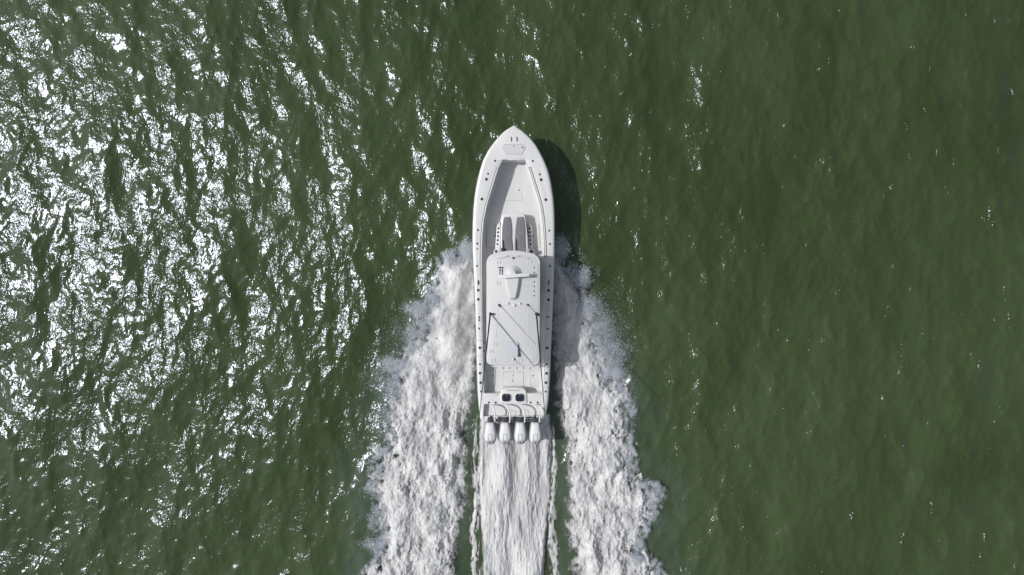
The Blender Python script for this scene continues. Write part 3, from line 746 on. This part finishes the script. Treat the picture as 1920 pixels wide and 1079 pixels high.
# hardtop
TOP = spline([(912, 600), (912, 520), (912, 495), (914.2, 485.5), (919, 479), (926, 475.6), (942, 471.8), (962, 469.8), (981, 471.6), (1000, 475.8), (1008, 481.5), (1012.2, 490), (1013.2, 505), (1013, 540), (1012.6, 600), (1012.2, 660),
              (1012, 674), (1010, 681), (1003.5, 685), (985, 685.3), (940, 685.3), (922, 685), (914.8, 682), (912.2, 675), (912, 650), (912, 605)], 4)
top = prism('hardtop', TOP[:-1], ZT, 0.13, M_TOP, boat, 0.045, 4)
cx_, cy_ = 962.4, 578
inner = [((x-cx_)*0.93+cx_, (y-cy_)*0.965+cy_) for x, y in TOP[:-1]]
prism('roof_panel', inner, off(ZT, 0.014), 0.013, M_TOP, top, 0.010, 2)
rz = off(ZT, 0.015)
for xl, xr in ((916, 1009),):
    pass
for (x, y) in ((925, 500), (1002, 500), (924, 545), (1003, 545), (924, 610), (1003, 610), (926, 668), (1001, 668)):
    a = W(x, y, 0.0); zt = ZT(y)-0.12; yy = min(y, 735)
    foot = W(928 if x < 960 else 998, y+(4 if y < 600 else -6), ZF(yy)); tp = W(x, y, zt)
    tube('hardtop_leg', [foot, foot.lerp(tp, .5), tp], 0.032, M_GEL, boat, 12)
# radar pod, dome, array
pod_out = [(946.0, 522), (975.8, 522), (974.6, 532), (972, 546), (967.8, 562.5), (964, 563.6), (960, 563.6), (955.6, 562.5), (950.5, 546), (947.2, 532)]
bm = bmesh.new()
lo = [W(x, y, rz(y)) for x, y in pod_out]; c = W(961.8, 538, 0)
ins = [(950.4, 521), (972.2, 521), (971.0, 532), (968.9, 545), (966.2, 557), (964, 558.5), (960, 558.5), (957.4, 557), (954, 545), (951.4, 532)]
hi = [W(x, y, rz(y)+0.20) for x, y in ins]
vl = [bm.verts.new(v) for v in lo]; vh = [bm.verts.new(v) for v in hi]
bm.faces.new(vh)
for i in range(10): bm.faces.new((vl[i], vl[(i+1) % 10], vh[(i+1) % 10], vh[i]))
from_bm('radar_fairing', bm, M_TOP, top, 25)
lathe('radar_dome', W(962, 513.5, rz(515)), [(0.36, 0), (0.345, 0.03), (0.31, 0.07), (0.24, 0.12), (0.22, 0.14), (0.20, 0.20), (0.16, 0.25), (0.11, 0.275), (0.10, 0.38), (0, 0.385)], M_TOP, top, 36)
a = W(935.4, 519.8, 3.1+0.40); b = W(992.2, 515.4, 3.1+0.40)
bar('radar_array', a, b, 0.145, 0.09, M_GEL, top, 0.02)
for x, y, r in ((952.3, 569.5, .05), (964.2, 573, .065), (975, 569.5, .05)):
    lathe('gps_dome', W(x, y, rz(y)), [(r, 0), (r, 0.03), (r*0.75, 0.07), (r*0.3, 0.09), (0, 0.093)], M_GEL, top, 16)
for y in (502.5, 511.2, 519.9, 528.7, 537.5, 546.2, 554.9): lathe('roof_light', W(1001.7, y, rz(y)), [(0.03, 0), (0.028, 0.012), (0, 0.016)], M_DARKMETAL, top, 12)
lathe('roof_light', W(992.8, 484.3, rz(484)), [(0.03, 0), (0.028, 0.012), (0, 0.016)], M_COWL2, top, 12)
for x, y in ((934.5, 492.4), (992, 492.4), (934, 531.5), (993.5, 531.5), (921, 659.5+(-0.5)), (928, 646.2), (1000, 646.2), (925, 676), (950, 676), (976, 676), (996.5, 676)):
    bm = bmesh.new()
    for dx in (-2.6, 2.6): add_prism(bm, px_poly(rect(x+dx-1.1, y-3.0, x+dx+1.1, y+3.0), off(rz, 0.022)), 0.022, 0.006, 1)
    add_prism(bm, px_poly(rect(x-1.5, y-0.9, x+1.5, y+0.9), off(rz, 0.012)), 0.012)
    from_bm('hinge_plate', bm, M_TOP, top)
# front light bar: shallow gull wing rail
z_ = lambda x, y: W(x, y, rz(y)+0.05)
tube('light_bar', [z_(932.5, 485), z_(942, 483.3), z_(951, 480.8), z_(963, 482), z_(973, 480.8), z_(983, 483), z_(990, 485)], 0.014, M_TOP, top)
for x, y in ((951, 480.6), (972.6, 480.6)): lathe('spot_light', z_(x, y), [(0.03, -0.05), (0.03, 0.03), (0, 0.035)], M_COWL2, top, 12)
lathe('nav_light', W(962.6, 484.2, rz(484)), [(0.05, 0), (0.04, 0.04), (0, 0.05)], M_DARKMETAL, top, 14)
# moulded lip on the front right corner
ribbon('roof_lip', spline([(1001, 478.5), (1007, 483), (1010.6, 489), (1011.6, 496)], 4), off(ZT, 0.035), 0.035, M_GEL, top, th=0.03)
# small black bars imitating shadow lines on the roof
bm = bmesh.new()
add_prism(bm, px_poly(rect(933.8, 500.9, 943.2, 502.4), off(rz, 0.045)), 0.02, 0.004, 1)
for x in (937.0, 941.6): add_prism(bm, px_poly(rect(x-0.4, 502.4, x+0.4, 515.5), off(rz, 0.035)), 0.015)
add_prism(bm, px_poly(rect(936, 506.8, 942.6, 507.5), off(rz, 0.04)), 0.012)
for x in (935, 941.8): add_prism(bm, px_poly(rect(x-.4, 501, x+.4, 502), off(rz, 0.04)), 0.04)
from_bm('shadow_bars', bm, M_BLACK, top)
# lavender roof hatch and low dark tapered wedge
hatch(rect(953, 641, 970.8, 669.4), rz, top, M_LAV, gasket=M_FAINT, gw=0.012, name='roof_hatch')
bm = bmesh.new(); A = W(971.9, 641.5, rz(641)+0.02); B = W(971.2, 669.6, rz(669)); C2 = W(974.4, 669.6, rz(669)); D = W(972.6, 669.6, rz(669)+0.16)
v = [bm.verts.new(q) for q in (A, B, C2, D)]
for f in ((0, 1, 3), (0, 3, 2), (0, 2, 1), (1, 2, 3)): bm.faces.new([v[i] for i in f])
from_bm('dark_wedge', bm, M_DARKMETAL, top)
# folding antennas, outriggers, stern light mast
def pole(name, base_px, tip, r0, r1, m, base_r=0.045):
    b0 = W(base_px[0], base_px[1], rz(base_px[1])); tip = Vector(tip)
    bm = bmesh.new()
    pts = [b0+Vector((0, 0, 0.05)).lerp(Vector((0, 0, 0.05)), 0)] + [(b0+Vector((0, 0, 0.05))).lerp(tip, t) for t in (0.25, 0.5, 0.75, 1)]
    add_tube(bm, pts, [r0+(r1-r0)*t for t in (0, .25, .5, .75, 1)], 8)
    o = from_bm(name, bm, m, boat); 
    lathe('swivel_base', b0, [(base_r*1.4, 0), (base_r*1.3, 0.02), (base_r*.8, 0.03), (base_r*.8, 0.09), (0, 0.11)], M_DARKMETAL if r0 > .014 else M_STEEL, o, 14)
    return o
def solve_tip(px, py, z): return W(px, py, z)
oL = pole('outrigger', (919.3, 589), solve_tip(899, 779.5, 7.35), 0.034, 0.010, M_BLACK, 0.05)
oR = pole('outrigger', (1005.8, 589), solve_tip(1022.2, 784, 7.35), 0.034, 0.010, M_BLACK, 0.05)
for o_, xa, xb in ((oL, 919.5, 926.5), (oR, 1003.2, 1011.8)):
    bar('mount_arm', W(xa, 589.3, rz(589)+0.03), W(xb, 589.3, rz(589)+0.03), 0.075, 0.05, M_DARKMETAL, o_, 0.008)
    c = W((xa+xb)/2+1, 592, rz(592)); lathe('mount_knob', c, [(0.045, 0), (0.04, 0.03), (0.015, 0.07), (0, 0.075)], M_STEEL, o_, 12)
pole('antenna', (935.6, 572.4), solve_tip(929, 644.6, 5.1), 0.016, 0.008, M_HOSE, 0.04)
pole('antenna', (989.4, 572.4), solve_tip(990.1, 645.6, 5.1), 0.016, 0.008, M_HOSE, 0.04)
lathe('stub', W(937.6, 575, rz(575)), [(0.03, 0), (0.03, 0.06), (0, 0.065)], M_DARKMETAL, boat, 10)
pole('stern_light_mast', (962.8, 674), solve_tip(961.6, 713.5, 4.3), 0.014, 0.009, M_HOSE, 0.04)
# rocket launcher bar behind the hardtop
lb = tube('rod_rack', [W(922.6, 687.2, 2.98), W(944, 687.2, 2.98), W(985, 687.2, 2.98), W(1007, 687.2, 2.98)], 0.03, M_GEL, boat)
for x in (929.7, 944, 956.3, 969.3, 981.6, 994): tube('rod_tube', [W(x, 688.3, 3.0), W(x, 690.2, 2.86), W(x-0.2, 691.6, 2.7)], 0.028, M_COWL2, lb, 12)
for x in (930, 996): tube('rack_strut', [W(x, 686.6, 3.0), W(x, 683, ZT(683)-.1)], 0.02, M_GEL, lb)
# small fittings on the aft deck, in line
for x, y in ((962.3, 703.8), (961.2, 714.5)): lathe('deck_fitting', W(x, y, ZF(y)+0.012), [(0.03, 0), (0.03, 0.012), (0, 0.016)], M_DARKMETAL, boat, 12)
for x, y in ((1019.4, 694.5), (1020.3, 713)): lathe('deck_fitting', W(x, y, ZG(y)-0.12), [(0.03, 0), (0.03, 0.012), (0, 0.016)], M_DARKMETAL, boat, 12)
# transom livewell island with two navy windows
isl = prism('livewell', spline([(938.5, 744), (938.8, 737), (941.5, 731.5), (947, 728.6), (956, 727.6), (963, 727.4), (971, 727.6), (980, 729), (985, 732.4), (987.4, 738), (987.8, 744)], 4) + [(987.8, 757), (938.5, 757)],
            off(ZG, 0.06), 0.66, M_GEL, boat, 0.035, 4)
ribbon('backrest_slot', [(950, 732.4), (974, 732.4)], off(ZG, 0.064), 0.05, M_COWL2, isl)
for x0_, x1_ in ((941.4, 957.6), (966.6, 982.8)):
    rg_ = prism('window_rim', rrect(x0_-1.6, 737.8, x1_+1.6, 754.4, 6), off(ZG, 0.085), 0.025, M_GEL, isl, 0.012, 3)
    ribbon('rim_gasket', rrect(x0_-.1, 739.1, x1_+.1, 753.1, 4.8), off(ZG, 0.088), 0.03, M_COWL2, rg_, closed=True)
    prism('livewell_window', rrect(x0_, 739.2, x1_, 753, 4.6), off(ZG, 0.092), 0.003, M_GLASS, rg_, 0)
    lathe('latch', W((x0_+x1_)/2, 742, ZG(742)+0.089), [(0.02, 0), (0.015, 0.01), (0, 0.012)], M_COWL2, rg_, 10)
for xa, xb in ((908.6, 933.4), (990, 1016)):
    prism('coaming_bolster', rrect(xa, 738.2, xb, 742.6, 1.6, 3), off(ZG, 0.035), 0.05, M_SEAT, boat, 0.015, 3)
# aft lip and pads on the swim bracket
prism('transom_lip', rect(901.6, 781.2, 1020.6, 785.6), off(ZG, -0.035), 0.30, M_GEL, boat, 0.012)
for xa, xb in ((931, 934), (955, 963), (982, 987), (1005, 1009)):
    prism('transom_pad', rrect(xa, 781.6, xb, 785.2, 1, 3), off(ZG, 0.0), 0.035, M_SEAT, boat, 0.01)
prism('tie_bar', rect(934.5, 782.4, 1002, 784.6), off(ZG, 0.03), 0.03, M_DARKMETAL, boat, 0.004)
for xa, xb, ya, yb in ((935, 954, 784.6, 789), (963, 981, 784.6, 789), (918.6, 922.4, 780, 788), (1001.5, 1004.6, 780, 788)):  # black blocks put in for the dark gaps and recesses behind the transom
    prism('dark_gap_block', rect(xa, ya, xb, yb), off(ZG, 0.0), 0.10, M_BLACK, boat, 0.006)
prism('swim_bracket', [(905, 785.8), (1018, 785.8), (1012, 792), (911, 792)], off(ZG, -0.45), 0.45, M_GEL, boat, 0.02)
# four outboards: each one cowling, lower shell, decal plates, bracket, leg
def outboard(px):
    zc = 1.42; c0 = W(px, 812.5, zc)
    Ls = 0.505; Wd = 0.285
    def outline(s, front=0.0):
        tab = [(-1.0, .50), (-0.97, .60), (-0.88, .76), (-0.72, .90), (-0.50, .985), (-0.28, 1.0), (0.0, .965), (0.3, .89), (0.6, .84), (0.82, .76), (0.94, .66), (1.0, .46)]
        pts = []
        for t, wv in tab: pts.append((wv*(1-front*max(0, t+.1)), t))
        full_ = [(a_, t) for a_, t in pts] + [(-a_, t) for a_, t in reversed(pts)]
        return [(a_*Wd*s, t*Ls*(1-(1-s)*0.8)) for a_, t in full_]
    bm = bmesh.new(); rings = []
    for s, dz, sh in ((0.72, -0.42, 0), (0.93, -0.36, 0), (1.0, -0.22, 0), (0.99, -0.12, 0), (0.95, -0.06, 0)):
        rings.append([bm.verts.new(c0+Vector((x, y, dz))) for x, y in outline(s)])
    for A, B in zip(rings, rings[1:]):
        for k in range(24): bm.faces.new((A[k], A[(k+1) % 24], B[(k+1) % 24], B[k]))
    bm.faces.new(list(reversed(rings[0]))); bm.faces.new(rings[-1])
    eng = from_bm('outboard_engine', bm, M_COWL2, boat, 50)
    bm = bmesh.new(); rings = []
    for s, dz in ((0.87, -0.07), (0.87, -0.02), (0.84, 0.03), (0.77, 0.075), (0.64, 0.11), (0.46, 0.128), (0.26, 0.135), (0.1, 0.137)):
        rings.append([bm.verts.new(c0+Vector((x, y+0.02, dz-max(0, -y-0.1)*0.10))) for x, y in outline(s, 0.08)])
    for A, B in zip(rings, rings[1:]):
        for k in range(24): bm.faces.new((A[k], A[(k+1) % 24], B[(k+1) % 24], B[k]))
    bm.faces.new(rings[-1])
    cowl = from_bm('cowling', bm, M_COWL, eng, 60)
    bm = bmesh.new()
    q = lambda x, y, dz: c0+Vector((x, y, dz))
    add_prism(bm, [q(-.135, -.315, 0.145), q(.135, -.315, 0.145), q(.105, -.49, 0.075), q(-.105, -.49, 0.075)], 0.12, 0.012, 2)
    from_bm('rear_plate', bm, M_PLATE, eng)
    bm = bmesh.new(); add_prism(bm, [q(-.026, -.355, 0.135), q(.026, -.355, 0.135), q(.022, -.445, 0.099), q(-.030, -.445, 0.099)], 0.012)
    from_bm('badge', bm, M_SEAM, eng)
    bm = bmesh.new()
    add_ribbon(bm, [q(-.085, -.30, 0.116), q(-.085, -.18, 0.130), q(-.085, -.03, 0.136), q(0, -.03, 0.1425), q(.085, -.03, 0.136), q(.085, -.18, 0.130), q(.085, -.30, 0.116)], 0.016, th=0.01)
    from_bm('panel_line', bm, M_SEAM, eng)
    bm = bmesh.new()
    add_prism(bm, [q(-.11, .66, -.06), q(.11, .66, -.06), q(.13, .46, -.04), q(-.13, .46, -.04)], 0.30, 0.015)
    from_bm('engine_bracket', bm, M_DARKMETAL, eng)
    bm = bmesh.new()
    add_prism(bm, [q(-.13, .47, -.02), q(.13, .47, -.02), q(.17, .36, -.03), q(-.17, .36, -.03)], 0.14, 0.015)
    from_bm('tilt_clamp', bm, M_COWL2, eng)
    bm = bmesh.new()
    add_prism(bm, [q(-.09, .25, -.40), q(.09, .25, -.40), q(.07, -.2, -.40), q(-.07, -.2, -.40)], 1.25, 0.0)
    from_bm('leg', bm, M_COWL2, eng)
    lathe('hose_cap', W(px+10.6, 794, 1.30), [(0.035, 0), (0.035, 0.05), (0, 0.06)], M_BLACK, eng, 10)
    return eng
for px in (918.9, 947.0, 975.5, 1003.9): tag(outboard(px))
# rigging hoses
for (xa, ya), (xb, yb) in (((921.5, 760.5), (928, 790.5)), ((948.6, 760.5), (956, 792)), ((975.5, 760.5), (984, 792)), ((1002, 760.5), (1011.8, 791.5))):
    dx = xb-xa
    P = [(xa-1.5, ya-1.5, 1.12), (xa, ya, 1.27), (xa+dx*0.45, ya+4.0, 1.47), (xa+dx*0.85, ya+11, 1.56), (xa+dx*1.08, ya+19, 1.52), (xb, yb-7, 1.42), (xb-0.1, yb, 1.32)]
    pts = spline([tuple(W(x, y, z)) for x, y, z in P], 5)
    tube('rigging_hose', pts, 0.037, M_HOSE, boat, 12)
for xa, ya, bx in ((951.5, 769, 1), (979, 768, -1)):
    P = [(xa, ya, 1.0), (xa+2*bx, ya+4, 1.3), (xa+1.5*bx, ya+9, 1.35), (xa-1*bx, ya+14, 1.25), (xa-2*bx, ya+18, 1.1)]
    tube('cable', spline([tuple(W(x, y, z)) for x, y, z in P], 4), 0.01, M_BLACK, boat, 6)
